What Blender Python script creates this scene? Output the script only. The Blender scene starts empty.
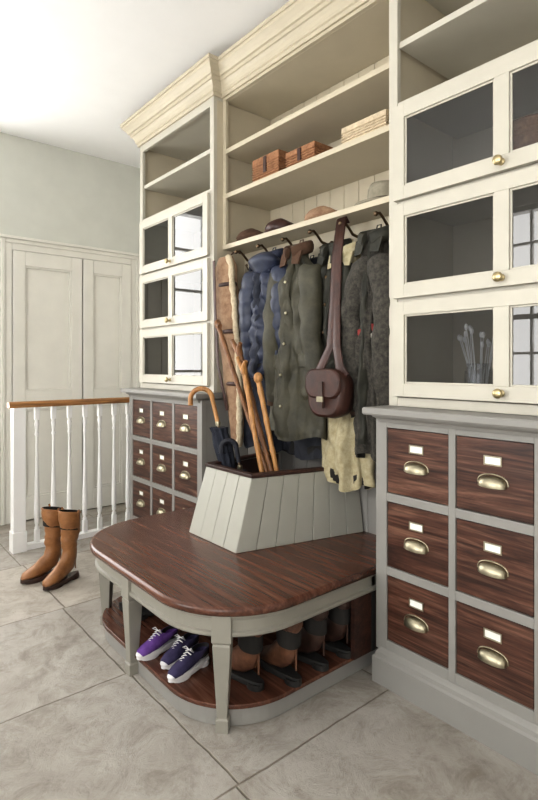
import bpy, bmesh, math, random
from math import sin, cos, pi, sqrt
from mathutils import Vector, Matrix, noise
random.seed(7)
S = bpy.context.scene
try:
    S.view_settings.view_transform = 'Standard'
    S.view_settings.look = 'None'
    S.view_settings.exposure = 0.0
    S.view_settings.gamma = 0.86
except Exception as e:
    print(e)

# ------------------------------------------------------------------ materials
def newmat(name):
    m = bpy.data.materials.new(name); m.use_nodes = True
    nt = m.node_tree; b = nt.nodes['Principled BSDF']
    return m, nt, b
def coords(nt, scale=(1,1,1), rot=(0,0,0)):
    tc = nt.nodes.new('ShaderNodeTexCoord'); mp = nt.nodes.new('ShaderNodeMapping')
    mp.inputs['Scale'].default_value = scale; mp.inputs['Rotation'].default_value = rot
    nt.links.new(tc.outputs['Object'], mp.inputs['Vector']); return mp
def ramp(nt, fac, stops):
    r = nt.nodes.new('ShaderNodeValToRGB'); cr = r.color_ramp
    cr.elements[0].position = stops[0][0]; cr.elements[0].color = (*stops[0][1],1)
    cr.elements[1].position = stops[-1][0]; cr.elements[1].color = (*stops[-1][1],1)
    for p,c in stops[1:-1]:
        e = cr.elements.new(p); e.color = (*c,1)
    nt.links.new(fac, r.inputs['Fac']); return r
def nz(nt, mp, scale, detail=4, rough=.55, dist=0):
    n = nt.nodes.new('ShaderNodeTexNoise'); n.inputs['Scale'].default_value=scale
    n.inputs['Detail'].default_value=detail; n.inputs['Roughness'].default_value=rough
    n.inputs['Distortion'].default_value=dist
    nt.links.new(mp.outputs[0], n.inputs['Vector']); return n
def bump(nt, b, h, strength=.2, dist=.01):
    bp = nt.nodes.new('ShaderNodeBump'); bp.inputs['Strength'].default_value=strength
    bp.inputs['Distance'].default_value=dist
    nt.links.new(h, bp.inputs['Height']); nt.links.new(bp.outputs[0], b.inputs['Normal'])
def paint(name, c, rough=.5, var=.04, bs=.04):
    m, nt, b = newmat(name); mp = coords(nt)
    n = nz(nt, mp, 6, 5)
    r = ramp(nt, n.outputs['Fac'], [(.3,[x*(1-var) for x in c]),(.7,[min(1,x*(1+var)) for x in c])])
    nt.links.new(r.outputs[0], b.inputs['Base Color']); b.inputs['Roughness'].default_value=rough
    n2 = nz(nt, mp, 120, 2); bump(nt, b, n2.outputs['Fac'], bs, .002)
    return m
def wood(name, dark, mid, light, axis='Y', rough=.35, sc=1.0, bs=.12, fine=.5, wob=1.2):
    m, nt, b = newmat(name)
    s = {'X':(1.2,16,16),'Y':(16,1.2,16),'Z':(16,16,1.2)}[axis]
    mp = coords(nt, [q*sc for q in s])
    oi = nt.nodes.new('ShaderNodeObjectInfo'); ml = nt.nodes.new('ShaderNodeMath'); ml.operation='MULTIPLY'; ml.inputs[1].default_value=40
    nt.links.new(oi.outputs['Random'], ml.inputs[0]); nt.links.new(ml.outputs[0], mp.inputs['Location'])
    n = nz(nt, mp, 1.3, 6, .62, wob)
    r = ramp(nt, n.outputs['Fac'], [(.28,dark),(.5,mid),(.72,light)])
    s2 = {'X':(3,90,90),'Y':(90,3,90),'Z':(90,90,3)}[axis]
    mp2 = coords(nt, s2); nt.links.new(ml.outputs[0], mp2.inputs['Location']); n2 = nz(nt, mp2, 1.5, 4, .6)
    mx = nt.nodes.new('ShaderNodeMixRGB'); mx.blend_type='MULTIPLY'; mx.inputs['Fac'].default_value=fine
    r2 = ramp(nt, n2.outputs['Fac'], [(.35,(.35,.33,.32)),(.62,(1.25,1.2,1.15))])
    nt.links.new(r.outputs[0], mx.inputs[1]); nt.links.new(r2.outputs[0], mx.inputs[2])
    nt.links.new(mx.outputs[0], b.inputs['Base Color'])
    b.inputs['Roughness'].default_value=rough
    bump(nt, b, n2.outputs['Fac'], bs, .002)
    return m
def fabric(name, c1, c2, scale=25, rough=.9, bs=.4, fine=300):
    m, nt, b = newmat(name); mp = coords(nt)
    n = nz(nt, mp, scale, 6, .7)
    r = ramp(nt, n.outputs['Fac'], [(.3,c1),(.7,c2)])
    nt.links.new(r.outputs[0], b.inputs['Base Color']); b.inputs['Roughness'].default_value=rough
    n2 = nz(nt, mp, fine, 3); bump(nt, b, n2.outputs['Fac'], bs, .003)
    return m
def leather(name, c1, c2, rough=.42, scale=14):
    m, nt, b = newmat(name); mp = coords(nt)
    n = nz(nt, mp, scale, 6, .7)
    r = ramp(nt, n.outputs['Fac'], [(.3,c1),(.7,c2)])
    nt.links.new(r.outputs[0], b.inputs['Base Color']); b.inputs['Roughness'].default_value=rough
    v = nt.nodes.new('ShaderNodeTexVoronoi'); v.inputs['Scale'].default_value=160
    nt.links.new(mp.outputs[0], v.inputs['Vector']); bump(nt, b, v.outputs['Distance'], .15, .003)
    return m
def metal(name, c, rough=.35, metallic=1):
    m, nt, b = newmat(name); mp = coords(nt); n = nz(nt, mp, 40, 4)
    r = ramp(nt, n.outputs['Fac'], [(.3,[x*.7 for x in c]),(.7,c)])
    nt.links.new(r.outputs[0], b.inputs['Base Color'])
    b.inputs['Metallic'].default_value=metallic; b.inputs['Roughness'].default_value=rough
    return m

CREAM = paint('cream_paint', (.53,.475,.365), .45)
CREAMD = paint('cream_paint_tower', (.525,.50,.43), .42)
GREY = paint('grey_paint', (.27,.262,.245), .45)
BENCHG = paint('bench_grey_paint', (.275,.262,.225), .45)
BOXG = paint('box_sage_paint', (.355,.35,.305), .5)
WHITE = paint('white_paint', (.80,.795,.78), .4, .02)
WALLM = paint('wall_sage_plaster', (.62,.625,.57), .85, .03)
WALLW = paint('wall_pale_plaster', (.76,.75,.72), .85, .03)
DOORM = paint('door_ivory_paint', (.73,.715,.655), .5, .03)
CEILM = paint('ceiling_white', (.93,.93,.925), .9, .01)
MAHOG = wood('brown_oak_drawer', (.025,.011,.008),(.082,.034,.022),(.19,.100,.068),'Y',.36,.75,.2,.7,3.2)
SEATW = wood('brown_oak_seat', (.055,.022,.014),(.108,.043,.026),(.18,.085,.054),'Y',.26,.5,.12,.4,3.0)
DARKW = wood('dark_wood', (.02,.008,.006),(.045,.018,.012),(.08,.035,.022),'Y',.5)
OAK = wood('oak_rail', (.22,.10,.035),(.34,.17,.06),(.46,.25,.10),'X',.4)
CANE = wood('cane_wood', (.28,.12,.04),(.46,.24,.085),(.58,.33,.14),'Z',.4)
CANED = wood('brown_cane_wood', (.12,.05,.02),(.24,.115,.05),(.35,.18,.085),'Z',.4)
BRASS = metal('aged_brass', (.46,.42,.31), .38)
KNOBB = metal('knob_brass', (.60,.50,.30), .3)
BRONZE = metal('bronze_hook', (.20,.14,.09), .4)
DARK = paint('interior_shade', (.02,.018,.016), .9)  # near-black colour standing in for shade in openings and under the bench
CARD = paint('label_card', (.80,.79,.75), .7, .02)
BLACK = fabric('black_cloth', (.008,.009,.014),(.02,.022,.035), 20, .7)
NAVY = fabric('navy_nylon', (.014,.019,.040),(.034,.044,.082), 12, .42, .2)
NAVYD = fabric('navy_wool', (.012,.014,.025),(.03,.035,.05), 30)
OLIVE = fabric('olive_waxed', (.026,.025,.016),(.085,.078,.050), 9, .6)
OLIVED = fabric('dark_olive_waxed', (.016,.017,.012),(.042,.040,.028), 12, .65)
CORD = fabric('brown_corduroy', (.06,.03,.016),(.11,.06,.035), 40)
TWEED = fabric('tweed', (.020,.019,.017),(.095,.086,.070), 55, .95, .6)
KHAKI = fabric('khaki_fleece', (.34,.29,.17),(.50,.45,.31), 40, .95, .8, 120)
FLEECE = fabric('sheepskin', (.45,.36,.24),(.68,.60,.45), 60, .95, .9, 90)
SLIP = leather('tan_suede', (.19,.10,.055),(.44,.30,.19), .75, 16)
TANL = leather('tan_leather', (.19,.08,.027),(.36,.17,.065), .42)
BROWNL = leather('brown_leather', (.030,.012,.009),(.075,.029,.020), .4)
RUST = leather('rust_brown_leather', (.05,.020,.012),(.21,.095,.05), .5, 18)
DKBROWN = leather('dark_brown_leather', (.022,.011,.008),(.075,.035,.023), .45)
PURPLE = fabric('purple_canvas', (.09,.03,.19),(.18,.08,.33), 20)
NAVYC = fabric('navy_canvas', (.025,.020,.06),(.06,.048,.12), 20)
RUBW = paint('white_rubber', (.66,.65,.65), .5, .03)
RUBB = paint('black_rubber', (.015,.014,.013), .6)
WICK = fabric('wicker', (.20,.085,.035),(.42,.22,.11), 50, .7, 1, 150)
WICKL = fabric('pale_wicker', (.45,.36,.24),(.70,.60,.45), 60, .7, 1, 150)
RED = fabric('red_embroidery', (.22,.03,.03),(.35,.07,.06), 80)
CREAMF = fabric('ivory_embroidery', (.35,.33,.28),(.5,.48,.42), 80)
FELT = fabric('grey_felt', (.22,.20,.15),(.34,.31,.24), 30)

def glassmat(name='pane_glass', tint=(.50,.51,.54,1), base=.085):
    m = bpy.data.materials.new(name); m.use_nodes=True; nt=m.node_tree
    nt.nodes.clear()
    o=nt.nodes.new('ShaderNodeOutputMaterial'); mx=nt.nodes.new('ShaderNodeMixShader')
    t=nt.nodes.new('ShaderNodeBsdfTransparent'); t.inputs[0].default_value=tint
    g=nt.nodes.new('ShaderNodeBsdfGlossy'); g.inputs['Roughness'].default_value=.012
    f=nt.nodes.new('ShaderNodeLayerWeight'); f.inputs['Blend'].default_value=.5
    p=nt.nodes.new('ShaderNodeMath'); p.operation='POWER'; p.inputs[1].default_value=4.0
    a=nt.nodes.new('ShaderNodeMath'); a.operation='MULTIPLY_ADD'; a.inputs[1].default_value=.8; a.inputs[2].default_value=base
    nt.links.new(f.outputs['Facing'],p.inputs[0]); nt.links.new(p.outputs[0],a.inputs[0]); nt.links.new(a.outputs[0],mx.inputs[0])
    nt.links.new(t.outputs[0],mx.inputs[1]); nt.links.new(g.outputs[0],mx.inputs[2])
    nt.links.new(mx.outputs[0],o.inputs[0]); return m
GLASS = glassmat()
JARG = glassmat('jar_glass',(.85,.87,.88,1),.12)

def floormat():
    m, nt, b = newmat('limestone_flags'); mp = coords(nt)
    mp.inputs['Location'].default_value=(.42,.05,0)
    nw = nz(nt, mp, 7, 4) 
    va = nt.nodes.new('ShaderNodeVectorMath'); va.operation='SCALE'; va.inputs['Scale'].default_value=.014
    nt.links.new(nw.outputs['Color'], va.inputs[0])
    vb = nt.nodes.new('ShaderNodeVectorMath'); vb.operation='ADD'
    nt.links.new(mp.outputs[0], vb.inputs[0]); nt.links.new(va.outputs[0], vb.inputs[1])
    br = nt.nodes.new('ShaderNodeTexBrick'); br.offset=.37; br.squash=.62; br.squash_frequency=2; br.inputs['Scale'].default_value=1
    br.inputs['Brick Width'].default_value=1.15; br.inputs['Row Height'].default_value=.72
    br.inputs['Mortar Size'].default_value=.0045; br.inputs['Mortar Smooth'].default_value=.7
    br.inputs['Color1'].default_value=(.84,.84,.85,1); br.inputs['Color2'].default_value=(1.06,1.05,1.03,1)
    br.inputs['Mortar'].default_value=(.52,.49,.44,1)
    nt.links.new(vb.outputs[0], br.inputs['Vector'])
    n = nz(nt, mp, 2.2, 12, .70, .8)
    r = ramp(nt, n.outputs['Fac'], [(.25,(.30,.270,.230)),(.48,(.42,.390,.345)),(.72,(.54,.515,.470))])
    n3 = nz(nt, mp, 8, 10, .80, .6)
    r3 = ramp(nt, n3.outputs['Fac'], [(.36,(.62,.59,.54)),(.53,(1.02,1.02,1.02))])
    m1 = nt.nodes.new('ShaderNodeMixRGB'); m1.blend_type='MULTIPLY'; m1.inputs[0].default_value=1
    m2 = nt.nodes.new('ShaderNodeMixRGB'); m2.blend_type='MULTIPLY'; m2.inputs[0].default_value=.75
    nt.links.new(r.outputs[0],m1.inputs[1]); nt.links.new(br.outputs['Color'],m1.inputs[2])
    nt.links.new(m1.outputs[0],m2.inputs[1]); nt.links.new(r3.outputs[0],m2.inputs[2])
    nt.links.new(m2.outputs[0], b.inputs['Base Color'])
    b.inputs['Roughness'].default_value=.62
    sub = nt.nodes.new('ShaderNodeMath'); sub.operation='SUBTRACT'
    nt.links.new(n3.outputs['Fac'],sub.inputs[0]); nt.links.new(br.outputs['Fac'],sub.inputs[1])
    bump(nt, b, sub.outputs[0], .7, .008)
    return m
FLOORM = floormat()

# ------------------------------------------------------------------ mesh builder
class MB:
    def __init__(s, name): s.name=name; s.v=[]; s.f=[]; s.fm=[]; s.fs=[]; s.mats=[]
    def mi(s,m):
        if m not in s.mats: s.mats.append(m)
        return s.mats.index(m)
    def add(s, vs, fs, m, smooth=False):
        o=len(s.v); s.v += [Vector(p) for p in vs]; k=s.mi(m)
        for f in fs: s.f.append([o+i for i in f]); s.fm.append(k); s.fs.append(smooth)
    def box(s,x0,x1,y0,y1,z0,z1,m):
        vs=[(x,y,z) for z in (z0,z1) for y in (y0,y1) for x in (x0,x1)]
        s.hexa(vs,m)
    def hexa(s,vs,m):
        s.add(vs,[(0,2,3,1),(4,5,7,6),(0,1,5,4),(2,6,7,3),(0,4,6,2),(1,3,7,5)],m)
    def loft(s,rings,m,cap0=True,cap1=True,smooth=True,closed=True):
        n=len(rings[0]); vs=[p for r in rings for p in r]; fs=[]
        for i in range(len(rings)-1):
            for j in range(n if closed else n-1):
                k=(j+1)%n
                fs.append((i*n+j,i*n+k,(i+1)*n+k,(i+1)*n+j))
        s.add(vs,fs,m,smooth)
        if cap0: s.add(rings[0],[tuple(range(n))],m,False)
        if cap1: s.add(rings[-1],[tuple(range(n))],m,False)
    def tube(s,pts,rad,m,seg=10,flat=None,up=None,caps=True,smooth=True):
        pts=[Vector(p) for p in pts]; n=len(pts)
        if not hasattr(rad,'__len__'): rad=[rad]*n
        rings=[]; prev=None
        for i,p in enumerate(pts):
            t=(pts[min(i+1,n-1)]-pts[max(i-1,0)]).normalized()
            if up is not None: u=Vector(up)
            elif prev is None: u=Vector((0,0,1)) if abs(t.z)<.9 else Vector((1,0,0))
            else: u=prev
            u=(u-t*u.dot(t)).normalized(); w=t.cross(u); prev=u
            ra=rad[i]; rb=ra*(flat if flat else 1)
            rings.append([p+u*(ra*cos(2*pi*j/seg))+w*(rb*sin(2*pi*j/seg)) for j in range(seg)])
        s.loft(rings,m,caps,caps,smooth)
    def lathe(s,o,prof,m,seg=20,axis=(0,0,1)):
        o=Vector(o); a=Vector(axis).normalized()
        u=Vector((0,1,0)) if abs(a.y)<.9 else Vector((1,0,0)); u=(u-a*u.dot(a)).normalized(); w=a.cross(u)
        s.loft([[o+a*h+u*(r*cos(2*pi*j/seg))+w*(r*sin(2*pi*j/seg)) for j in range(seg)] for r,h in prof],m)
    def ell(s,c,r,m,seg=20,rings=12,fn=None):
        R=[]
        for i in range(rings+1):
            ph=-pi/2+pi*i/rings; q=max(cos(ph),.02)
            row=[]
            for j in range(seg):
                a=2*pi*j/seg; p=Vector((r[0]*q*cos(a),r[1]*q*sin(a),r[2]*sin(ph)))
                if fn: p=fn(p)
                row.append(Vector(c)+p)
            R.append(row)
        s.loft(R,m)
    def sweep(s,path,prof,m,closed=False):
        P=[Vector((a[0],a[1])) for a in path]; n=len(P); rings=[]
        for i in range(n):
            if closed: a=P[i]-P[i-1]; b=P[(i+1)%n]-P[i]
            else:
                a=P[i]-P[i-1] if i>0 else P[1]-P[0]; b=P[i+1]-P[i] if i<n-1 else a
                if i==0: a=b
            a=a.normalized(); b=b.normalized()
            na=Vector((a.y,-a.x)); nb=Vector((b.y,-b.x)); mm=(na+nb)
            mm=mm/ (mm.length_squared/2) if mm.length_squared>1e-6 else na
            rings.append([(P[i].x+mm.x*o,P[i].y+mm.y*o,z) for o,z in prof])
        if closed: rings.append(rings[0]); s.loft(rings,m,False,False,False)
        else: s.loft(rings,m,True,True,False)
    def slab(s,outline,z0,z1,m):
        n=len(outline); vs=[(x,y,z0) for x,y in outline]+[(x,y,z1) for x,y in outline]
        fs=[tuple(range(n)),tuple(range(n,2*n))]+[(i,(i+1)%n,n+(i+1)%n,n+i) for i in range(n)]
        s.add(vs,fs,m)
    def build(s,bevel=0,parent=None,origin='base',bseg=2):
        vs=s.v
        mn=Vector([min(p[i] for p in vs) for i in range(3)]); mx=Vector([max(p[i] for p in vs) for i in range(3)])
        o=Vector(((mn.x+mx.x)/2,(mn.y+mx.y)/2,mn.z))
        me=bpy.data.meshes.new(s.name); me.from_pydata([p-o for p in vs],[],s.f)
        for m in s.mats: me.materials.append(m)
        for i,p in enumerate(me.polygons): p.material_index=s.fm[i]; p.use_smooth=s.fs[i]
        bm=bmesh.new(); bm.from_mesh(me); bmesh.ops.recalc_face_normals(bm,faces=bm.faces); bm.to_mesh(me); bm.free()
        ob=bpy.data.objects.new(s.name,me); S.collection.objects.link(ob); ob.location=o
        if bevel:
            b=ob.modifiers.new('bevel','BEVEL'); b.width=bevel; b.segments=bseg; b.limit_method='ANGLE'; b.angle_limit=math.radians(50)
        if parent:
            ob.parent=parent; ob.matrix_parent_inverse=parent.matrix_world.inverted()
        return ob
def empty(name,loc):
    e=bpy.data.objects.new(name,None); e.location=loc; e.empty_display_size=.1; S.collection.objects.link(e)
    bpy.context.view_layer.update(); return e
def lerp(a,b,t): return a+(b-a)*t
def sstep(t): t=max(0,min(1,t)); return t*t*(3-2*t)
def interp(tab,t):
    for (a,va),(b,vb) in zip(tab,tab[1:]):
        if t<=b: return lerp(va,vb,sstep((t-a)/(b-a)))
    return tab[-1][1]

# ------------------------------------------------------------------ room shell
XL,XR,YF,YB,H=-1.8,2.15,-1.8,4.35,2.95
m=MB('floor'); m.box(XL-.2,XR+.2,YF-.2,YB+.2,-.1,0,FLOORM); m.build()
m=MB('ceiling'); m.box(XL-.2,XR+.2,YF-.2,YB+.2,H,H+.1,CEILM); m.build()
m=MB('wall_right'); m.box(XR,XR+.2,YF,YB,0,H,WALLW); m.build()
def wall_holes(name, axis, a0,a1, p0,p1, holes, mat):
    m=MB(name); cur=a0
    def bx(u0,u1,z0,z1):
        if u1-u0<1e-4: return
        if axis=='Y': m.box(p0,p1,u0,u1,z0,z1,mat)
        else: m.box(u0,u1,p0,p1,z0,z1,mat)
    for (h0,h1,z0,z1) in holes:
        bx(cur,h0,0,H); bx(h0,h1,0,z0); bx(h0,h1,z1,H); cur=h1
    bx(cur,a1,0,H); m.build()
LW=[(-1.35,.35,.6,2.75),(1.3,2.65,.6,2.75)]
BW=[(-.75,.93,.75,2.7)]
wall_holes('wall_left','Y',YF,YB,XL-.2,XL,LW,WALLW)
wall_holes('wall_front','X',XL-.2,XR+.2,YF-.2,YF,[],WALLW)
wall_holes('wall_back','X',XL-.2,XR+.2,YB,YB+.2,BW,WALLM)
wi=0
def window(axis,h,p0,p1,nx,nz_):
    global wi; wi+=1
    m=MB('window_%d'%wi); a0,a1,z0,z1=h; c=(p0+p1)/2
    def bx(u0,u1,zz0,zz1,d=.03):
        if axis=='Y': m.box(c-d,c+d,u0,u1,zz0,zz1,WHITE)
        else: m.box(u0,u1,c-d,c+d,zz0,zz1,WHITE)
    f=.05
    bx(a0,a0+f,z0,z1,.05); bx(a1-f,a1,z0,z1,.05); bx(a0+f,a1-f,z0,z0+f,.05); bx(a0+f,a1-f,z1-f,z1,.05)
    for i in range(1,nx):
        u=lerp(a0,a1,i/nx); bx(u-.012,u+.012,z0+f,z1-f,.018)
    for i in range(1,nz_):
        z=lerp(z0,z1,i/nz_); d=.025 if i==nz_//2 else .012
        bx(a0+f,a1-f,z-d,z+d,.02)
    m.build()
    L=bpy.data.lights.new('window_portal_%d'%wi,'AREA'); L.shape='RECTANGLE'
    L.size=a1-a0; L.size_y=z1-z0; L.energy=1; L.cycles.is_portal=True
    o=bpy.data.objects.new('window_portal_%d'%wi,L); S.collection.objects.link(o)
    if axis=='Y': o.location=(p0-.01,(a0+a1)/2,(z0+z1)/2)
    else: o.location=((a0+a1)/2,p1+.01,(z0+z1)/2)
    d=Vector((1,0,0)) if axis=='Y' else Vector((0,-1,0))
    o.rotation_euler=d.to_track_quat('-Z','Z').to_euler()
for h in LW: window('Y',h,XL-.2,XL,4,6)
for h in BW: window('X',h,YB,YB+.2,4,5)

m=MB('baseboard_back'); m.box(XL,.96,YB-.02,YB,0,.15,WHITE); m.build(.004)
m=MB('baseboard_left'); m.box(XL,XL+.02,YF,YB-.02,0,.15,WHITE); m.build(.004)
m=MB('baseboard_front'); m.box(XL+.02,XR,YF,YF+.02,0,.15,WHITE); m.build(.004)

def arch(name,x0,x1,zt,w):
    m=MB(name); y=YB-.001
    for (d,a,b) in ((.022,0,w),(.034,w-.03,w)):
        m.box(x0-b,x0-a,y-d,y,0,zt+b,DOORM); m.box(x1+a,x1+b,y-d,y,0,zt+b,DOORM); m.box(x0-a,x1+a,y-d,y,zt+a,zt+b,DOORM)
    m.box(x0-w-.01,x1+w+.01,y-.05,y,zt+w,zt+w+.022,DOORM)
    m.build(.004)
arch('trim_1',1.085,2.05,2.075,.08)
def panel_door(name,x0,x1,z0,z1,y):
    m=MB(name); st=.085; D=.035
    rails=[(z0,z0+.17),(.86,1.0),(z1-.11,z1)]
    m.box(x0,x0+st,y-D,y,z0,z1,DOORM); m.box(x1-st,x1,y-D,y,z0,z1,DOORM)
    for a,b in rails: m.box(x0+st,x1-st,y-D,y,a,b,DOORM)
    for a,b in ((rails[0][1],rails[1][0]),(rails[1][1],rails[2][0])):
        m.box(x0+st,x1-st,y-D+.022,y,a,b,DOORM)
        q=.014
        for (u0,u1,w0,w1) in ((x0+st,x0+st+q,a,b),(x1-st-q,x1-st,a,b),(x0+st+q,x1-st-q,a,a+q),(x0+st+q,x1-st-q,b-q,b)):
            m.box(u0,u1,y-D+.008,y-D+.024,w0,w1,DOORM)
    m.build(.003)
panel_door('door_1',1.09,1.616,.01,2.07,YB-.002)
panel_door('door_2',1.626,2.045,.01,2.07,YB-.002)

# ------------------------------------------------------------------ storage cabinets (towers)
XB=1.62; XU=1.70; BACK=2.14
ROWZ=[(.720,.965),(.443,.688),(.166,.411)]
DOORZ=[(1.83,2.19),(1.455,1.815),(1.08,1.44)]
def tower(y0,y1,idx):
    par=empty('storage_cabinet',((1.9),(y0+y1)/2,0))
    m=MB('base_carcass'); W=y1-y0
    m.box(XB+.03,BACK,y0+.002,y1-.002,.12,1.0,GREY)
    cols=[]; sd=.05; g=.026; cw=(W-2*sd-2*g)/3
    for i in range(3): a=y0+sd+i*(cw+g); cols.append((a,a+cw))
    m.box(XB,XB+.031,y0,y0+sd,.12,1.0,GREY); m.box(XB,XB+.031,y1-sd,y1,.12,1.0,GREY)
    for i in range(2): m.box(XB,XB+.031,cols[i][1],cols[i+1][0],.12,1.0,GREY)
    for (a,b) in cols:
        m.box(XB,XB+.031,a,b,.965,1.0,GREY); m.box(XB,XB+.031,a,b,.12,.166,GREY)
        m.box(XB,XB+.031,a,b,.688,.720,GREY); m.box(XB,XB+.031,a,b,.411,.443,GREY)
    m.build(.0015,par)
    m=MB('plinth')
    pr=[(0,0),(.024,0),(.024,.095),(.016,.103),(.014,.115),(.006,.125),(0,.13)]
    m.sweep([(BACK,y1-.024),(XB,y1-.024),(XB,y0+.024),(BACK,y0+.024)],pr,GREY)
    m.build(0,par)
    m=MB('ledge'); pr=[(0,.985),(.008,.985),(.014,.997),(.026,1.004),(.03,1.012),(.05,1.012),(.054,1.018),(.054,1.034),(.05,1.04),(0,1.04)]
    m.sweep([(BACK,y1-.03),(XB,y1-.03),(XB,y0+.03),(BACK,y0+.03)],pr,GREY)
    m.box(XB+.001,BACK,y0+.02,y1-.02,1.001,1.0395,GREY)
    m.build(0,par)
    k=0
    for (a,b) in cols:
        for (z0,z1) in ROWZ:
            k+=1; m=MB('drawer_%d'%k); gp=.003
            m.box(XB+.003,XB+.029,a+gp,b-gp,z0+gp,z1-gp,MAHOG)
            yc=(a+b)/2; zc=(z0+z1)/2-.012; x=XB+.003
            R=[]
            for i in range(17):
                u=pi*i/16; r=max(sin(u),.02)**.6
                R.append([(x-.001-.026*r*cos(v), yc-.046*cos(u), zc-.012+.030*r*sin(v)) for v in [ -.15+ (pi/2+.15)*j/6 for j in range(7)]])
            m.loft(R,BRASS,False,False,True,False)
            R2=[[(p[0]+.0035,p[1],p[2]-.002) for p in r] for r in R]
            m.loft(R2,BRASS,False,False,True,False)
            rim=[]
            for i in range(17):
                u=pi*i/16; r=max(sin(u),.02)**.6; rim.append((x-.0015,yc-.050*cos(u),zc-.012+.035*r))
            m.tube(rim,.0025,BRASS,6)
            zl=zc+.066
            for q in ((yc-.030,yc-.026,zl-.014,zl+.014),(yc+.026,yc+.030,zl-.014,zl+.014),(yc-.030,yc+.030,zl-.016,zl-.012),(yc-.030,yc+.030,zl+.011,zl+.015)):
                m.box(x-.003,x,q[0],q[1],q[2],q[3],BRASS)
            m.box(x-.0012,x,yc-.026,yc+.026,zl-.012,zl+.011,CARD)
            m.build(.001,par)
    m=MB('upper_carcass'); C=CREAMD; sw=.04; IC=CREAM
    xs=XU+.0225
    m.box(xs,BACK,y0,y0+.02,1.041,2.72,IC); m.box(xs,BACK,y1-.02,y1,1.041,2.72,IC)
    m.box(BACK-.012,BACK,y0+.021,y1-.021,1.041,2.72,IC)
    m.box(XU,XU+.022,y0,y0+sw,1.041,2.89,C); m.box(XU,XU+.022,y1-sw,y1,1.041,2.89,C)
    m.box(XU+.001,BACK-.013,y0+sw,y1-sw,1.041,1.075,C)
    for z in (1.437,1.812): m.box(XU+.004,BACK-.013,y0+.021,y1-.021,z,z+.02,C)
    m.box(XU+.002,BACK-.013,y0+sw+.0005,y1-sw-.0005,2.19,2.215,C)
    m.box(XU+.012,BACK-.013,y0+sw+.0005,y1-sw-.0005,2.43,2.455,C)
    m.box(xs,BACK-.013,y0+.0205,y0+sw+.0003,2.19,2.215,C)
    m.box(XU+.0005,XU+.022,y0+sw,y1-sw,2.69,2.889,C)
    m.box(xs,BACK,y0,y1,2.7205,2.889,C)
    m.build(.0015,par)
    for k,(z0,z1) in enumerate(DOORZ):
        m=MB('glazed_flap_%d'%(k+1)); a=y0+.035; b=y1-.035; s=.05; x0=XU-.022; x1=XU-.001; c=(a+b)/2
        m.box(x0,x1,a,a+s,z0,z1,C); m.box(x0,x1,b-s,b,z0,z1,C)
        m.box(x0,x1,c-.025,c+.025,z0+s,z1-s,C)
        m.box(x0,x1,a+s,b-s,z0,z0+s,C); m.box(x0,x1,a+s,b-s,z1-s,z1,C)
        for (u0,u1) in ((a+s,c-.025),(c+.025,b-s)):
            q=.007
            for (p,r,w,t) in ((u0,u0+q,z0+s,z1-s),(u1-q,u1,z0+s,z1-s),(u0+q,u1-q,z0+s,z0+s+q),(u0+q,u1-q,z1-s-q,z1-s)):
                m.box(x0+.007,x0+.016,p,r,w,t,C)
            m.add([(x0+.012,u0,z0+s),(x0+.012,u1,z0+s),(x0+.012,u1,z1-s),(x0+.012,u0,z1-s)],[(0,1,2,3)],GLASS)
        m.lathe((x0,c,z0+.028),[(.012,0),(.012,.003),(.005,.006),(.005,.014),(.012,.018),(.0165,.025),(.015,.032),(.007,.036),(.001,.0365)],KNOBB,20,(-1,0,0))
        m.build(.0015,par)
    return par
tower(.37,1.295,0)
tower(2.52,3.445,1)

# middle bay
par=empty('coat_alcove_shelving',(1.95,1.908,0))
XM=1.76; NB=1.955
m=MB('shelves'); ya,yb=1.296,2.519
for z in (1.865,2.155,2.41): m.box(XM,BACK-.023,ya,yb,z,z+.026,CREAM)
m.box(XM,XM+.02,ya,yb,2.72,2.89,CREAM); m.box(XM+.0205,BACK,ya,yb,2.72,2.745,CREAM)
m.box(XM+.001,XM+.02,yb-.03,yb,1.892,2.719,CREAM)
m.box(BACK-.011,BACK,ya,yb,1.87,2.7195,CREAM)
m.build(.0015,par)
m=MB('upper_boarding'); n=12; w=(yb-ya)/n
for i in range(n): m.box(BACK-.022,BACK-.012,ya+i*w+.001,ya+(i+1)*w-.001,1.892,2.719,CREAM)
m.build(.004,par)
m=MB('lower_boarding')
for i in range(n): m.box(NB-.012,NB,ya+i*w+.001,ya+(i+1)*w-.001,1.0,1.864,CREAM); m.box(NB-.012,NB,ya+i*w+.001,ya+(i+1)*w-.001,.0,.999,GREY)
m.box(NB+.001,NB+.015,ya,yb,0,1.864,GREY)
m.build(.004,par)
m=MB('peg_rail'); m.box(NB-.035,NB-.0125,ya,yb,1.70,1.864,CREAM); m.box(NB-.042,NB-.0355,ya,yb,1.70,1.715,CREAM); m.build(.003,par)
m=MB('trim_cornice')
pr=[(.0005,2.735),(.012,2.735),(.014,2.752),(.022,2.757),(.024,2.77),(.03,2.785),(.042,2.80),(.05,2.803),(.052,2.82),(.062,2.824),(.07,2.84),(.084,2.855),(.092,2.862),(.095,2.875),(.102,2.877),(.102,2.897),(.0005,2.897)]
m.sweep([(BACK,3.446),(XU,3.446),(XU,2.519),(XM,2.519),(XM,1.296),(XU,1.296),(XU,.369),(BACK,.369)],pr,CREAM)
m.box(XM,BACK,.38,3.43,2.8905,H,CREAM)
m.build(0)

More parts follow.
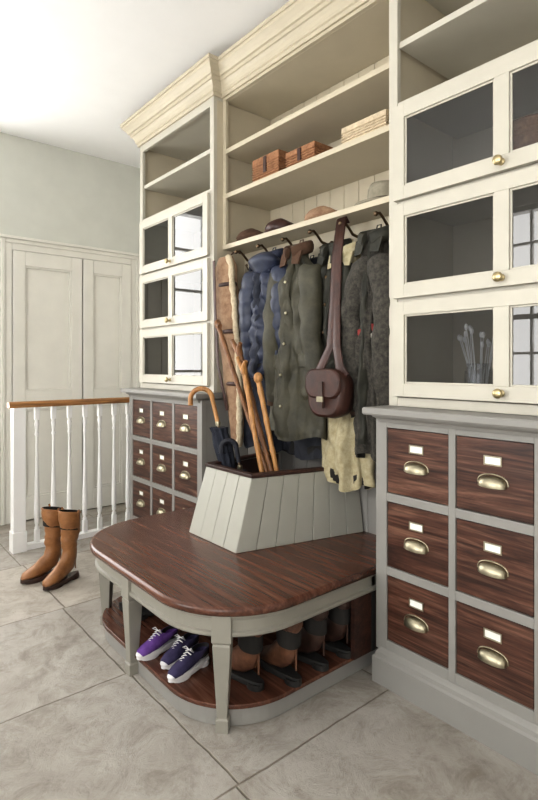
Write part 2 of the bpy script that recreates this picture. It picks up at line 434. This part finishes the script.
# ------------------------------------------------------------------ bench
par=empty('boot_bench',(1.3,1.908,0))
BX0,BY0,BY1,BR=.87,1.302,2.512,.34
def outline(d,xb=1.94,n=14):
    x0=BX0+d; y0=BY0+d; y1=BY1-d; r=max(BR-d,.02); P=[(xb,y1)]
    for i in range(n+1):
        a=pi/2+pi/2*i/n; P.append((x0+r+r*cos(a),y1-r+r*sin(a)))
    for i in range(n+1):
        a=pi+pi/2*i/n; P.append((x0+r+r*cos(a),y0+r+r*sin(a)))
    P.append((xb,y0)); return P
m=MB('seat_top')
prof=[(.012,.388),(.003,.393),(0,.402),(0,.410),(.004,.417),(.012,.42)]
rings=[[(x,y,z) for x,y in outline(d)] for d,z in prof]
m.loft(rings,SEATW,True,True,True); m.build(0,par)
m=MB('apron')
m.sweep(outline(.03),[(0,.315),(.004,.315),(.008,.32),(.008,.33),(0,.334),(0,.370),(.01,.376),(.014,.387),(-.02,.387),(-.02,.315)],BENCHG); m.build(0,par)
m=MB('platform'); m.slab(outline(.065),.0,.062,GREY); m.build(.003,par)
m=MB('platform_board'); m.slab(outline(.052),.0625,.078,SEATW); m.build(.003,par)
m=MB('shade_board'); m.box(1.64,1.66,BY0+.03,BY1-.03,.079,.387,DARK)  # added dark boards, painted shade for the recess below the seat
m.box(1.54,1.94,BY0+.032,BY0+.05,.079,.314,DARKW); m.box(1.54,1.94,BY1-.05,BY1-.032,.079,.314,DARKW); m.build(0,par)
def leg(cx,cy,ang,k):
    m=MB('leg_%d'%k); c,s=cos(ang),sin(ang)
    def ring(h,z,dx=0): return [(cx+c*u-s*v,cy+s*u+c*v,z) for u,v in ((-h,-h),(h,-h),(h,h),(-h,h))]
    m.loft([ring(.033,.387),ring(.033,.30),ring(.028,.292),ring(.030,.285),ring(.017,.045),ring(.022,.04),ring(.022,.0)],BENCHG,True,True,False)
    m.build(.002,par)
dg=.05
rr=BR-dg
cxa=BX0+dg+rr
leg(cxa-rr*cos(pi/4),BY0+dg+rr-rr*sin(pi/4),pi/4,1)
leg(BX0+dg,1.93,0,2)
leg(cxa-rr*cos(pi/4),BY1-dg-rr+rr*sin(pi/4),pi/4,3)

# umbrella box
m=MB('umbrella_stand_box')
zb,zt=.4205,.715
B0=[(1.93,2.26),(1.30,2.135),(1.30,1.765),(1.93,1.615)]
T0=[(1.93,2.24),(1.40,2.14),(1.40,1.785),(1.93,1.655)]
def inset(P,k):
    cy=sum(p[1] for p in P)/4
    return [(p[0]+ (k if p[0]<1.8 else 0), p[1]+(-k if p[1]>cy else k)) for p in P]
B1=inset(B0,.014); T1=inset(T0,.014); B2=inset(B0,.02); T2=inset(T0,.02)
def board(bo,bo2,to,to2,bi,bi2,ti,ti2,mt):
    m.hexa([(*bo,zb),(*bo2,zb),(*bi,zb),(*bi2,zb),(*to,zt),(*to2,zt),(*ti,zt),(*ti2,zt)],mt)
def L2(a,b,t): return (lerp(a[0],b[0],t),lerp(a[1],b[1],t))
for (i,j,n) in ((0,1,7),(1,2,4),(2,3,7)):
    for k in range(n):
        e=.008/n
        t0=k/n+(e if k else 0); t1=(k+1)/n-(e if k<n-1 else 0)
        # the front corner leans; keep the boards behind it nearly upright
        def warp(t,i=i,j=j): 
            return t
        board(L2(B0[i],B0[j],t0),L2(B0[i],B0[j],t1),L2(T0[i],T0[j],t0),L2(T0[i],T0[j],t1),
              L2(B1[i],B1[j],t0),L2(B1[i],B1[j],t1),L2(T1[i],T1[j],t0),L2(T1[i],T1[j],t1),BOXG)
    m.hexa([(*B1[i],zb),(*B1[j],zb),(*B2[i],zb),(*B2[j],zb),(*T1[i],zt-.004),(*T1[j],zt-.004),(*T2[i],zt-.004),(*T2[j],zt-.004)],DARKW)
for (i,j) in ((0,1),(1,2),(2,3)):
    O=inset(T0,-.005); I=inset(T0,.026)
    m.hexa([(*O[i],zt),(*O[j],zt),(*I[i],zt),(*I[j],zt),(*O[i],zt+.016),(*O[j],zt+.016),(*I[i],zt+.016),(*I[j],zt+.016)],DARKW)
m.build(.003)

# ------------------------------------------------------------------ balustrade
m=MB('stair_balustrade'); Y=3.66
nx=.955
m.box(nx-.037,nx+.037,Y-.037,Y+.037,0,.925,WHITE)
m.box(nx-.043,nx+.043,Y-.043,Y+.043,0,.13,WHITE)
m.box(nx+.043,1.78,Y-.03,Y+.03,0,.035,WHITE)
m.box(1.75,1.80,Y-.025,Y+.025,0.0355,.925,WHITE)
prof=[(-.034,.0),(.034,.0),(.036,.012),(.03,.03),(.018,.038),(-.018,.038),(-.03,.03),(-.036,.012)]
m.loft([[(x,Y+o,.925+z) for o,z in prof] for x in (nx-.06,nx,1.4,1.82)],OAK,True,True,False)
for i in range(7):
    x=1.07+i*.1065
    m.box(x-.015,x+.015,Y-.015,Y+.015,.035,.12,WHITE); m.box(x-.015,x+.015,Y-.015,Y+.015,.84,.925,WHITE)
    m.lathe((x,Y,0),[(.013,.12),(.016,.13),(.009,.145),(.015,.16),(.018,.22),(.016,.32),(.012,.48),(.009,.64),(.009,.73),(.015,.745),(.009,.76),(.012,.79),(.016,.81),(.011,.83),(.014,.84)],WHITE,14)
m.build(.002)

# ------------------------------------------------------------------ boots / shoes
def boot(name,loc,head,h,mat,sole=RUBB,L=.28,low=False,shaftr=.056,lace=None,stripe=None,slouch=0,upper=None):
    m=MB(name); sc=L/.28; c,s=cos(head),sin(head)
    def T(p): return (loc[0]+c*p[0]-s*p[1],loc[1]+s*p[0]+c*p[1],loc[2]+p[2])
    def sol(k,z):
        pts=[]
        for i in range(28):
            a=2*pi*i/28; x=cos(a)*.14
            wv=lerp(.034,.047,sstep((x+.12)/.2)); y=sin(a)*wv
            pts.append(T(((x+.03)*sc,y*k*sc,z)))
        return pts
    m.loft([sol(1.0,.008),sol(1.03,.012),sol(1.03,.024),sol(.98,.028)],sole,True,True,True)
    hl=[]
    for z in (0,.02):
        hl.append([T((-.065*sc+cos(2*pi*i/16)*.042*sc,sin(2*pi*i/16)*.034*sc,z)) for i in range(16)])
    m.loft(hl,sole)
    fl=[]
    for z in (0,.012):
        fl.append([T((.085*sc+cos(2*pi*i/16)*.06*sc,sin(2*pi*i/16)*.042*sc,z)) for i in range(16)])
    m.loft(fl,sole)
    if low:
        C=[((.165,.032),.012,.008),((.150,.040),.032,.018),((.115,.046),.042,.026),((.07,.055),.041,.034),((.03,.068),.038,.043),((-.01,.078),.036,.055),((-.045,.086),.036,.058),((-.05,.098),.036,.056)]
        ang=[0,5,12,25,40,60,82,90]
    else:
        C=[((.165,.035),.014,.010),((.150,.044),.034,.020),((.115,.052),.043,.030),((.07,.062),.042,.040),((.03,.08),.039,.054),((-.005,.105),.038,.062),((-.03,.14),.038,.054),((-.038,.19),.041,.048)]
        ang=[0,4,10,22,38,58,80,90]
        top=h/ sc
        k=max(3,int((top-.19)/.012))
        for i in range(1,k+1):
            t=i/k; zz=lerp(.19,top,t)
            fold=1+slouch*sin(zz*150)*(1-t)
            C.append(((-.038+.006*sin(t*9),zz),lerp(.041,shaftr*.92,sstep(t*1.2))*fold,lerp(.048,shaftr,sstep(t*1.3))*fold)); ang.append(90)
    rings=[]
    for ci,((x,z),w,d) in enumerate(C):
        a=math.radians(ang[ci]); pv=(sin(a),cos(a))
        r=[]
        for i in range(24):
            t=2*pi*i/24; u=cos(t)*d; v=sin(t)*w
            wr=1+ ((.04+slouch)*noise.noise(Vector((x*30+cos(t)*1.5,z*22+sin(t)*1.5,loc[0]*9))) if not low else 0)
            px=(x+pv[0]*u*wr); pz=(z+pv[1]*u*wr)
            if slouch and ci==len(C)-1: pz+=.012*cos(t)
            pz=max(pz,.022)
            r.append(T((px*sc,v*sc*wr,pz*sc)))
        rings.append(r)
    m.loft(rings,mat,True,False,True)
    top=rings[-1]; ctr=sum((Vector(p) for p in top),Vector())/24
    inner=[[ctr+(Vector(p)-ctr)*.93 for p in top],[ctr+(Vector(p)-ctr)*.9-Vector((0,0,.03 if low else .1)) for p in top]]
    m.loft([top,inner[0]],mat,False,False); m.loft(inner,DARK if not low else RUBB,False,True)
    if not low:
        m.tube([Vector(p)-Vector((0,0,.006)) for p in top]+[Vector(top[0])-Vector((0,0,.006))],.004,mat,6,caps=False)
        m.tube([T(((-.085)*sc,0,z)) for z in (.05,.10,.15)],.004,mat,6)
    if lace:
        for k in range(5):
            t=k/4; x=lerp(.085,.03,t)*sc; z=(lerp(.083,.118,t)+.002)*sc
            m.tube([T((x+.006,-.02*sc,z-.008)),T((x,0,z)),T((x-.006,.02*sc,z-.008))],.0022,lace,6)
        zz=.118*sc
        for sg in (-1,1):
            m.tube([T((.03*sc,0,zz)),T((.035*sc,sg*.015,zz+.010)),T((.04*sc,sg*.03,zz+.002)),T((.03*sc,0,zz))],.0018,lace,6)
        if low: m.ell(T((.145*sc,0,.033*sc)),(.020,.020,.011),sole,14,8)
    if stripe:
        for sg in (-1,1): m.tube([T((-.04*sc,sg*shaftr*.95*sc,h*.99)),T((-.04*sc,sg*(shaftr*.95+.008)*sc,h*1.03)),T((-.045*sc,sg*shaftr*.97*sc,h*.93))],.006,stripe,8,flat=.4)
    m.build()
hd=math.radians
boot('riding_boot',(.965,3.10,0),hd(185),.385,TANL,DKBROWN,.245,stripe=TANL,slouch=.07,shaftr=.068)
boot('riding_boot',(1.02,2.975,0),hd(205),.385,TANL,DKBROWN,.245,stripe=TANL,slouch=.07,shaftr=.068)
boot('canvas_sneaker',(1.02,1.87,.0785),hd(-172),.1,PURPLE,RUBW,.195,low=True,lace=RUBW)
boot('canvas_sneaker',(1.06,1.77,.0785),hd(-165),.1,NAVYC,RUBW,.195,low=True,lace=RUBW)
boot('canvas_sneaker',(1.04,1.675,.0785),hd(-168),.1,NAVYC,RUBW,.195,low=True,lace=RUBW)
boot('leather_boot',(1.145,1.50,.0785),hd(95),.235,RUST,RUBB,.23,slouch=.04,shaftr=.064)
boot('leather_boot',(1.27,1.435,.0785),hd(88),.235,RUST,RUBB,.23,slouch=.04,shaftr=.064)
boot('leather_boot',(1.405,1.44,.0785),hd(95),.235,DKBROWN,RUBB,.23,slouch=.04,shaftr=.062)
boot('leather_boot',(1.535,1.44,.0785),hd(95),.235,DKBROWN,RUBB,.23,slouch=.04,shaftr=.062)
boot('rubber_boot',(1.13,2.30,.0785),hd(0),.22,BLACK,RUBB,.25)
boot('rubber_boot',(1.13,2.17,.0785),hd(0),.22,BLACK,RUBB,.25)

# ------------------------------------------------------------------ coat hooks
for i in range(6):
    y=1.415+i*.197; m=MB('coat_hook')
    x=NB-.036
    m.lathe((x,y,1.795),[(.018,0),(.018,.003),(.008,.007),(.001,.008)],BRONZE,14,(-1,0,0))
    m.tube([(x,y,1.795),(x-.03,y,1.79),(x-.07,y,1.797),(x-.10,y,1.825),(x-.125,y,1.842),(x-.145,y,1.836)],[.007,.007,.0065,.006,.006,.006],BRONZE,8)
    m.ell((x-.15,y,1.834),(.011,.011,.011),BRONZE,10,6)
    m.tube([(x,y,1.785),(x-.02,y,1.765),(x-.045,y,1.745),(x-.065,y,1.745),(x-.075,y,1.765)],[.006,.0055,.005,.005,.005],BRONZE,8)
    m.ell((x-.076,y,1.768),(.008,.008,.008),BRONZE,10,6)
    m.build()

# ------------------------------------------------------------------ coats
def coat(name,X,Y,zt,zh,wsh,whem,dep,mat,k=6,seed=0,quilt=0,sleeve=.5,sl=True,collar=None,placket=None,pockets=True,amp=.10,buttons=None,lean=0,hood=False,trim=None,patches=None,seg=84,rows=64,slx=.0):
    m=MB(name); Lh=zt-zh
    sd=seed*7.3
    def Sf(a,v,off=0):
        z=zt-v*Lh
        w=interp([(0,.04),(.05,.055),(.2,wsh),(1,whem)],v)
        d=interp([(0,.028),(.06,.035),(.25,dep*.85),(1,dep)],v)
        A=amp*(.3+.7*v)
        ph=a*k+sd+1.5*sin(v*2.6+sd)
        mm=1+A*sin(ph)*1.3+A*.6*sin(a*(k*2-1)+sd*2+v*3)
        if quilt:
            mm*=1+.16*(abs(sin(pi*v*quilt+.35*sin(a*2+sd)))**.45-.6)
        w+=off; d+=off
        ca,sa=cos(a),sin(a)
        sx=math.copysign(abs(sa)**.75,sa)
        p=Vector((X+d*sx*mm, Y+w*ca*(1+(mm-1)*.45)+lean*v*Lh, z))
        q=noise.noise(Vector((a*2.2+sd,v*5+a*1.3,sd)))*.026+noise.noise(Vector((a*5+sd+v*6,v*12-a*3,sd+4)))*.014
        s_=min(1,v*5)
        p.x+=q*sa*s_*1.3; p.y+=q*ca*s_
        if v>.9: p.z+=.016*sin(a*3+sd)*(v-.9)*10
        return p
    rings=[[Sf(2*pi*j/seg,i/rows) for j in range(seg)] for i in range(rows+1)]
    m.loft(rings,mat,True,False,True)
    c=sum(rings[-1],Vector())/seg
    inn=[[c+(p-c)*.93 for p in rings[-1]],[c+(p-c)*.85+Vector((0,0,.06)) for p in rings[-1]]]
    m.loft([rings[-1],inn[0]],mat,False,False); m.loft(inn,DARK,False,True)
    F=-pi/2
    def patch(a0,a1,v0,v1,off,mt,na=10,nv=14):
        g=[[Sf(lerp(a0,a1,i/na),lerp(v0,v1,j/nv),off if 0<i<na and 0<j<nv else -.002) for i in range(na+1)] for j in range(nv+1)]
        m.loft(g,mt,False,False,True,False)
    if placket:
        patch(F-.08,F+.22,.04,.985,.007,placket,6,50)
        if buttons:
            for j in range(5):
                p=Sf(F+.07,.2+j*.16,.009); m.lathe(p,[(.008,-.002),(.008,.003),(.005,.005),(.001,.005)],buttons,12,(-1,0,0))
    if pockets:
        for sg in (-1,1):
            a0=F+sg*.45+.05; a1=F+sg*1.0+.05
            patch(min(a0,a1),max(a0,a1),.60,.80,.010,mat); patch(min(a0,a1)-.03,max(a0,a1)+.03,.57,.645,.018,mat)
    if patches:
        for (a,v,da,dv,mt) in patches: patch(F+a,F+a+da,v,v+dv,.004,mt,6,6)
    cm=collar or mat
    pts=[];rad=[]
    for i in range(25):
        t=i/24; a=F+.25+ (2*pi-.5)*t
        bk=sin(pi*t)
        pts.append(Vector((X+.048*sin(a)-.012*(1-bk), Y+.07*cos(a), zt-.045+.04*bk))); rad.append(.032-.008*abs(t-.5))
    m.tube(pts,rad,cm,10,flat=.45,up=(0,0,1))
    for sg in (-1,1):
        base=Vector((X-.055,Y+sg*.015,zt-.05))
        m.add([base+Vector((0,0,.02)),base+Vector((.006,sg*.055,.01)),base+Vector((-.014,sg*.05,-.055)),base+Vector((-.016,sg*.008,-.05)),
               base+Vector((.010,0,.02)),base+Vector((.016,sg*.055,.01)),base+Vector((-.006,sg*.05,-.055)),base+Vector((-.008,sg*.008,-.05))],
              [(0,1,2,3),(4,5,6,7),(0,1,5,4),(1,2,6,5),(2,3,7,6),(3,0,4,7)],cm)
    m.tube([(X+.01,Y-.014,zt-.01),(X+.02,Y-.01,zt+.03),(X+.02,Y+.01,zt+.03),(X+.01,Y+.014,zt-.01)],.003,cm,6)
    if hood:
        def fn(p):
            q=1+.10*sin(p.z*60)+.25*noise.noise(p*14); return Vector((p.x*q,p.y*q,p.z))
        m.ell((X-.045,Y,zt-.06),(.06,.10,.06),mat,28,18,fn)
    if sl:
        for sg in (-1,1):
            n=44; rings2=[]
            pts=[]
            for i in range(n+1):
                t=i/n
                pts.append(Vector((X-.02-slx-.035*sin(pi*t), Y+sg*(wsh*.72+.035*sstep(t*3)+.014*sin(t*5+sd))+lean*t*sleeve, zt-.10*Lh-.02-sleeve*t)))
                r=lerp(.062,.047,t)
                if i==0: r*=.7
                row=[]
                for j in range(20):
                    a=2*pi*j/20
                    q=1+.10*sin(t*30+2*sin(a+sd)+sd)*(.4+.6*sin(pi*t))+.12*noise.noise(Vector((cos(a)*1.2,sin(a)*1.2+sd,t*7+sg)))
                    if quilt: q=1+.18*(abs(sin(pi*t*sleeve*quilt/Lh+.3*sin(a)))**.45-.6)
                    row.append(pts[-1]+Vector((sin(a)*r*.85*q,cos(a)*r*q,.006*sin(a*2+sd))))
                rings2.append(row)
            m.loft(rings2,mat,True,True,True)
            e=pts[-1]; r=.047
            m.tube([e+Vector((0,0,.035)),e,e+Vector((0,0,-.006))],[r*1.08,r*1.1,r*1.04],trim or cm,18,flat=.85,up=(0,1,0))
            m.tube([e+Vector((0,0,-.0055)),e+Vector((0,0,-.008))],[r*.85,r*.82],DARK,18,flat=.85,up=(0,1,0))  # dark disc paints the shaded hollow of the sleeve
    return m.build()

HZ=1.755
coat('navy_wool_coat',1.835,2.245,HZ,.755,.115,.135,.06,NAVYD,k=5,seed=1,sleeve=.70,placket=NAVYD,buttons=BRONZE)
coat('black_wool_coat',1.875,1.92,HZ-.03,.74,.14,.20,.045,BLACK,k=5,seed=9,sleeve=.76,pockets=False)
coat('navy_puffer_jacket',1.760,2.080,HZ+.02,1.15,.14,.155,.09,NAVY,k=4,seed=2,quilt=8,sleeve=.47,pockets=False,placket=NAVYD,hood=True,amp=.07)
coat('olive_waxed_jacket',1.750,1.865,HZ+.02,.86,.15,.185,.085,OLIVE,k=5,seed=3,sleeve=.66,collar=CORD,placket=OLIVE,buttons=BRASS,lean=-.02,amp=.18)
coat('khaki_fleece_jacket',1.80,1.595,HZ-.02,.665,.09,.125,.055,KHAKI,k=5,seed=4,sl=False,pockets=False,amp=.20)
coat('dark_olive_jacket',1.80,1.665,HZ,.97,.11,.13,.07,OLIVED,k=6,seed=5,sleeve=.56,placket=OLIVED,buttons=BRONZE,amp=.15)
coat('tweed_jacket',1.785,1.425,HZ+.01,.82,.060,.078,.085,TWEED,k=5,seed=6,sleeve=.66,collar=OLIVED,placket=OLIVED,trim=DARKW,sl=True,amp=.13,
     patches=[(-.9,.42,.35,.03,RED),(-.6,.46,.2,.02,CREAMF),(.3,.44,.4,.03,RED),(.35,.48,.2,.02,CREAMF),(-.8,.49,.25,.015,CREAMF)])

# gun slip
m=MB('sheepskin_gun_slip')
pts=[];rad=[]
for i in range(41):
    t=i/40; z=lerp(1.80,.76,t); pts.append(Vector((1.715+.02*t,lerp(2.425,2.335,t)+.006*sin(t*7),z)))
    rad.append(interp([(0,.05),(.06,.075),(.3,.085),(.6,.075),(.95,.045),(1,.03)],t)*(1+.03*sin(t*31)))
m.tube(pts,rad,SLIP,20,flat=.42,up=(-.25,1,0))
m.tube([p+Vector((-.015,-r*.93,0)) for p,r in zip(pts,rad)],[.017+.003*sin(i*2.1) for i in range(41)],FLEECE,10)
m.tube([p+Vector((-.006,r*.95,0)) for p,r in zip(pts,rad)],[.008]*41,DKBROWN,8)
for t in (6,16,27):
    p=pts[t]; r=rad[t]
    m.tube([p+Vector((cos(a)*r*.46,sin(a)*r*1.03,0)) for a in [2*pi*i/20 for i in range(21)]],.011,BROWNL,8,flat=.4,up=(0,0,1))
m.tube([(1.66,2.46,1.78),(1.655,2.44,1.5),(1.66,2.42,1.2),(1.70,2.39,.95)],.014,BROWNL,8,flat=.25,up=(0,1,0))
m.tube([(1.715,2.42,1.79),(1.77,2.41,1.84),(1.80,2.40,1.83)],.004,BROWNL,6)
m.build()

# leather satchel
m=MB('leather_cartridge_bag')
bx,by,bz=1.645,1.56,1.08
def rr_ring(x,hy,hz,r,zc,n=6,sag=0):
    P=[]
    for (sy,sz,a0) in ((1,1,0),(-1,1,pi/2),(-1,-1,pi),(1,-1,3*pi/2)):
        for i in range(n+1):
            a=a0+pi/2*i/n; P.append(Vector((x,by+sy*(hy-r)+r*cos(a),zc+sz*(hz-r)+r*sin(a))))
    return P
m.loft([rr_ring(bx+.045,.08,.085,.06,bz),rr_ring(bx+.04,.095,.10,.07,bz),rr_ring(bx,.102,.105,.075,bz),rr_ring(bx-.035,.097,.10,.07,bz),rr_ring(bx-.043,.083,.088,.06,bz)],BROWNL)
m.loft([rr_ring(bx-.040,.100,.062,.05,bz+.042),rr_ring(bx-.050,.100,.062,.05,bz+.042),rr_ring(bx-.054,.092,.054,.045,bz+.042)],BROWNL)
m.box(bx-.06,bx-.052,by-.012,by+.012,bz-.06,bz+.05,DKBROWN)
m.box(bx-.064,bx-.058,by-.018,by+.018,bz-.034,bz-.012,BRASS)
for sg in (-1,1): m.tube([(bx,by+sg*.085,bz+.07),(bx+.0,by+sg*.055,bz+.11),(bx+.02,by+sg*.018,bz+.2),(bx+.04,by+.01+sg*.009,bz+.38),(bx+.08,1.595+sg*.007,bz+.6),(1.775,1.612+sg*.006,1.858),(1.80,1.612,1.84)],[.024]*7,BROWNL,8,flat=.13,up=(0,1,0))
m.build(0)

# ------------------------------------------------------------------ sticks and umbrellas
def arc(c,r,dirv,a0,a1,n=12):
    c=Vector(c); d=Vector(dirv).normalized(); return [c+d*(r*cos(lerp(a0,a1,i/n)))+Vector((0,0,1))*(r*sin(lerp(a0,a1,i/n))) for i in range(n+1)]
def knob_stick(name,p0,p1,mat,r=.010,knobs=True,handle=None):
    m=MB(name); p0=Vector(p0);p1=Vector(p1); n=30; pts=[];rad=[]
    for i in range(n+1):
        t=i/n; w=Vector((.003*sin(t*9),.004*cos(t*7),0)); pts.append(p0.lerp(p1,t)+w)
        rad.append(r*(.8+.3*t)*(1+(.18 if knobs and i%6==3 else 0)))
    m.tube(pts,rad,mat,10)
    if handle=='knob': m.ell(p1,(.022,.022,.026),mat,14,10)
    if handle=='thumb':
        d=(p1-p0).normalized()
        m.tube([p1-d*.01,p1+d*.03+Vector((0,.02,0)),p1+d*.07+Vector((0,.035,0))],[r*1.3,r*1.1,r*.8],mat,8)
        m.tube([p1-d*.01,p1+d*.03+Vector((-.01,-.02,0)),p1+d*.05+Vector((-.015,-.045,0))],[r*1.3,r*1.1,r*.8],mat,8)
    if handle=='T':
        m.tube([p1+Vector((.02,.05,.01)),p1+Vector((.01,.02,.016)),p1,p1+Vector((-.01,-.03,-.006))],[r*.9,r*1.5,r*1.6,r*1.1],mat,10)
    m.build()
knob_stick('walking_stick',(1.60,1.80,.47),(1.60,2.33,1.41),CANED,.012,True,'T')
knob_stick('walking_stick',(1.58,1.77,.47),(1.57,2.10,1.26),CANED,.013,True,'thumb')
knob_stick('walking_stick',(1.52,1.80,.47),(1.53,2.01,1.17),CANE,.012,True,'thumb')
knob_stick('walking_stick',(1.60,1.78,.47),(1.55,1.93,1.14),CANE,.012,True,'knob')
def umbrella(name,base,top,hook,hr,mat,canopy,ct,rcan=.034):
    m=MB(name); b=Vector(base); t=Vector(top)
    d=Vector(hook).normalized(); c=t+d*hr
    shaft=[b.lerp(t,i/10) for i in range(11)]
    arcp=arc(c,hr,-d,0,pi*1.05,16)
    end=arcp[-1]; arcp.append(end+Vector((0,0,-.02)))
    m.tube([b.lerp(t,.8)]+[t]+arcp[1:],[.011]*2+[.0125]*(len(arcp)-1),mat,12)
    m.tube(shaft[:9],.006,BRONZE,8)
    if canopy:
        seg=32; R=[]
        for i in range(16):
            s_=i/15; p=b.lerp(t,ct*s_)
            r=interp([(0,.008),(.35,.024),(.8,rcan),(.95,rcan*.8),(1,rcan*.95)],s_)
            R.append([p+Vector((cos(2*pi*j/seg),sin(2*pi*j/seg),0))*r*(1+.22*sin(8*2*pi*j/seg+s_*5)) for j in range(seg)])
        m.loft(R,canopy)
        p=b.lerp(t,ct*.72); m.tube([p+Vector((cos(2*pi*i/16),sin(2*pi*i/16),0))*.034 for i in range(17)],.004,canopy,6,flat=2)
        p=b.lerp(t,ct+.03); m.lathe(p,[(.012,-.012),(.014,0),(.012,.012)],BRASS,12)
    m.build()
umbrella('crook_handle_umbrella',(1.52,2.03,.46),(1.50,2.235,1.025),(-.766,.643,0),.056,CANE,NAVYD,.76,.042)
umbrella('black_crook_umbrella',(1.54,1.98,.46),(1.52,2.06,.80),(-.766,.643,0),.036,BLACK,BLACK,.70,.028)

# ------------------------------------------------------------------ things on shelves
def lidded_box(name,x0,x1,y0,y1,z0,h,mat,tie=None):
    m=MB(name); n=int(h/.012)
    m.box(x0,x1,y0,y1,z0,z0+h*.72,mat); m.box(x0-.004,x1+.004,y0-.004,y1+.004,z0+h*.70,z0+h,mat)
    for i in range(1,n):
        z=z0+h*i/n
        m.box(x0-.0065,x1+.0065,y0-.0065,y1+.0065,z-.0025,z+.0025,mat) if i<n-1 else None
    if tie:
        yc=(y0+y1)/2; m.box(x0-.010,x0-.002,yc-.012,yc+.012,z0+h*.3,z0+h*.95,tie)
    m.build(.003)
lidded_box('lidded_wicker_box',1.79,1.97,2.06,2.27,2.1815,.13,WICK,BROWNL)
lidded_box('lidded_wicker_box',1.80,1.97,1.81,2.01,2.1815,.095,WICK,BROWNL)
lidded_box('pale_wicker_box',1.79,1.97,1.38,1.62,2.1815,.085,WICKL)
def cap(name,c,r,mat,rot=0):
    m=MB(name)
    def fn(p):
        q=Vector((p.x,p.y,p.z)) 
        if q.z<0: q.z*=.25
        q.x-= .012 if q.z>0 else 0; q+=Vector((noise.noise(p*16),noise.noise(p*14+Vector((3,1,0))),0))*.012
        if q.z>0: q.z*=1+.35*noise.noise(p*18)
        return q
    m.ell((c[0],c[1],c[2]+r[2]*.25),r,mat,28,14,fn)
    R=[]
    for k in range(3):
        R.append([(c[0]-r[0]*.55-cos(a)*r[0]*(.5+.03*k)-.0,c[1]+sin(a)*r[1]*.8,c[2]+.010+.004*k-.010*cos(a)) for a in [-pi/2+pi*i/14 for i in range(15)]])
    m.loft(R[:2]+[R[2]],mat,True,True,True)
    m.ell((c[0],c[1],c[2]+r[2]*1.2),(.008,.008,.004),mat,8,6)
    m.build()
cap('flat_cap',(1.88,2.37,1.892),(.10,.10,.06),CORD)
cap('flat_cap',(1.87,2.11,1.892),(.10,.09,.06),BROWNL)
cap('flat_cap',(1.87,1.80,1.892),(.10,.10,.055),SLIP)
m=MB('felt_hat'); c=(1.895,1.47,1.892)
m.lathe(c,[(.075,0),(.13,.002),(.135,.012),(.08,.014),(.075,.03),(.07,.085),(.06,.105),(.035,.10),(.001,.09)],FELT,32) 
m.lathe(c,[(.0765,.016),(.0775,.017),(.0755,.034),(.0745,.034)],DKBROWN,32); m.build()
m=MB('wicker_basket'); c=(1.88,.80,1.8325)
m.lathe(c,[(.08,0),(.11,.002),(.13,.05),(.135,.12),(.14,.16),(.145,.165),(.14,.175),(.128,.165),(.10,.02),(.001,.018)],WICK,28)
for k in range(8): m.tube([(c[0]+cos(2*pi*i/28)*(.113+.003*k),c[1]+sin(2*pi*i/28)*(.113+.003*k),c[2]+.015+.018*k) for i in range(29)],.006,WICK,6)
m.build()
m=MB('glass_jar_of_dried_stems'); c=Vector((1.82,.985,1.0755))
m.lathe(c,[(.001,.0),(.045,.0),(.05,.01),(.05,.10),(.04,.12),(.042,.13)],JARG,24)
random.seed(3)
for k in range(16):
    a=random.uniform(0,2*pi); q=random.uniform(.03,.085); h=random.uniform(.19,.27)
    p0=c+Vector((cos(a)*.02,sin(a)*.02,.005)); p1=c+Vector((cos(a)*q,sin(a)*q,h))
    m.tube([p0,p0.lerp(p1,.5)+Vector((0,0,.02)),p1],[.0022,.002,.0016],CARD,6)
    m.ell(p1,(.007,.007,.012),CARD,8,6)
m.build()

# ------------------------------------------------------------------ world, camera
w=bpy.data.worlds.new('daylight'); S.world=w; w.use_nodes=True
nt=w.node_tree; bg=nt.nodes['Background']
bg.inputs['Color'].default_value=(1.0,.992,.975,1); bg.inputs['Strength'].default_value=9.0
cam=bpy.data.cameras.new('camera'); co=bpy.data.objects.new('camera',cam); S.collection.objects.link(co)
co.location=(0,0,1.2); co.rotation_euler=(pi/2,0,math.radians(-39.95))
cam.sensor_width=36; cam.lens=530/800*36; cam.shift_y=-35/800; cam.clip_start=.05
S.camera=co
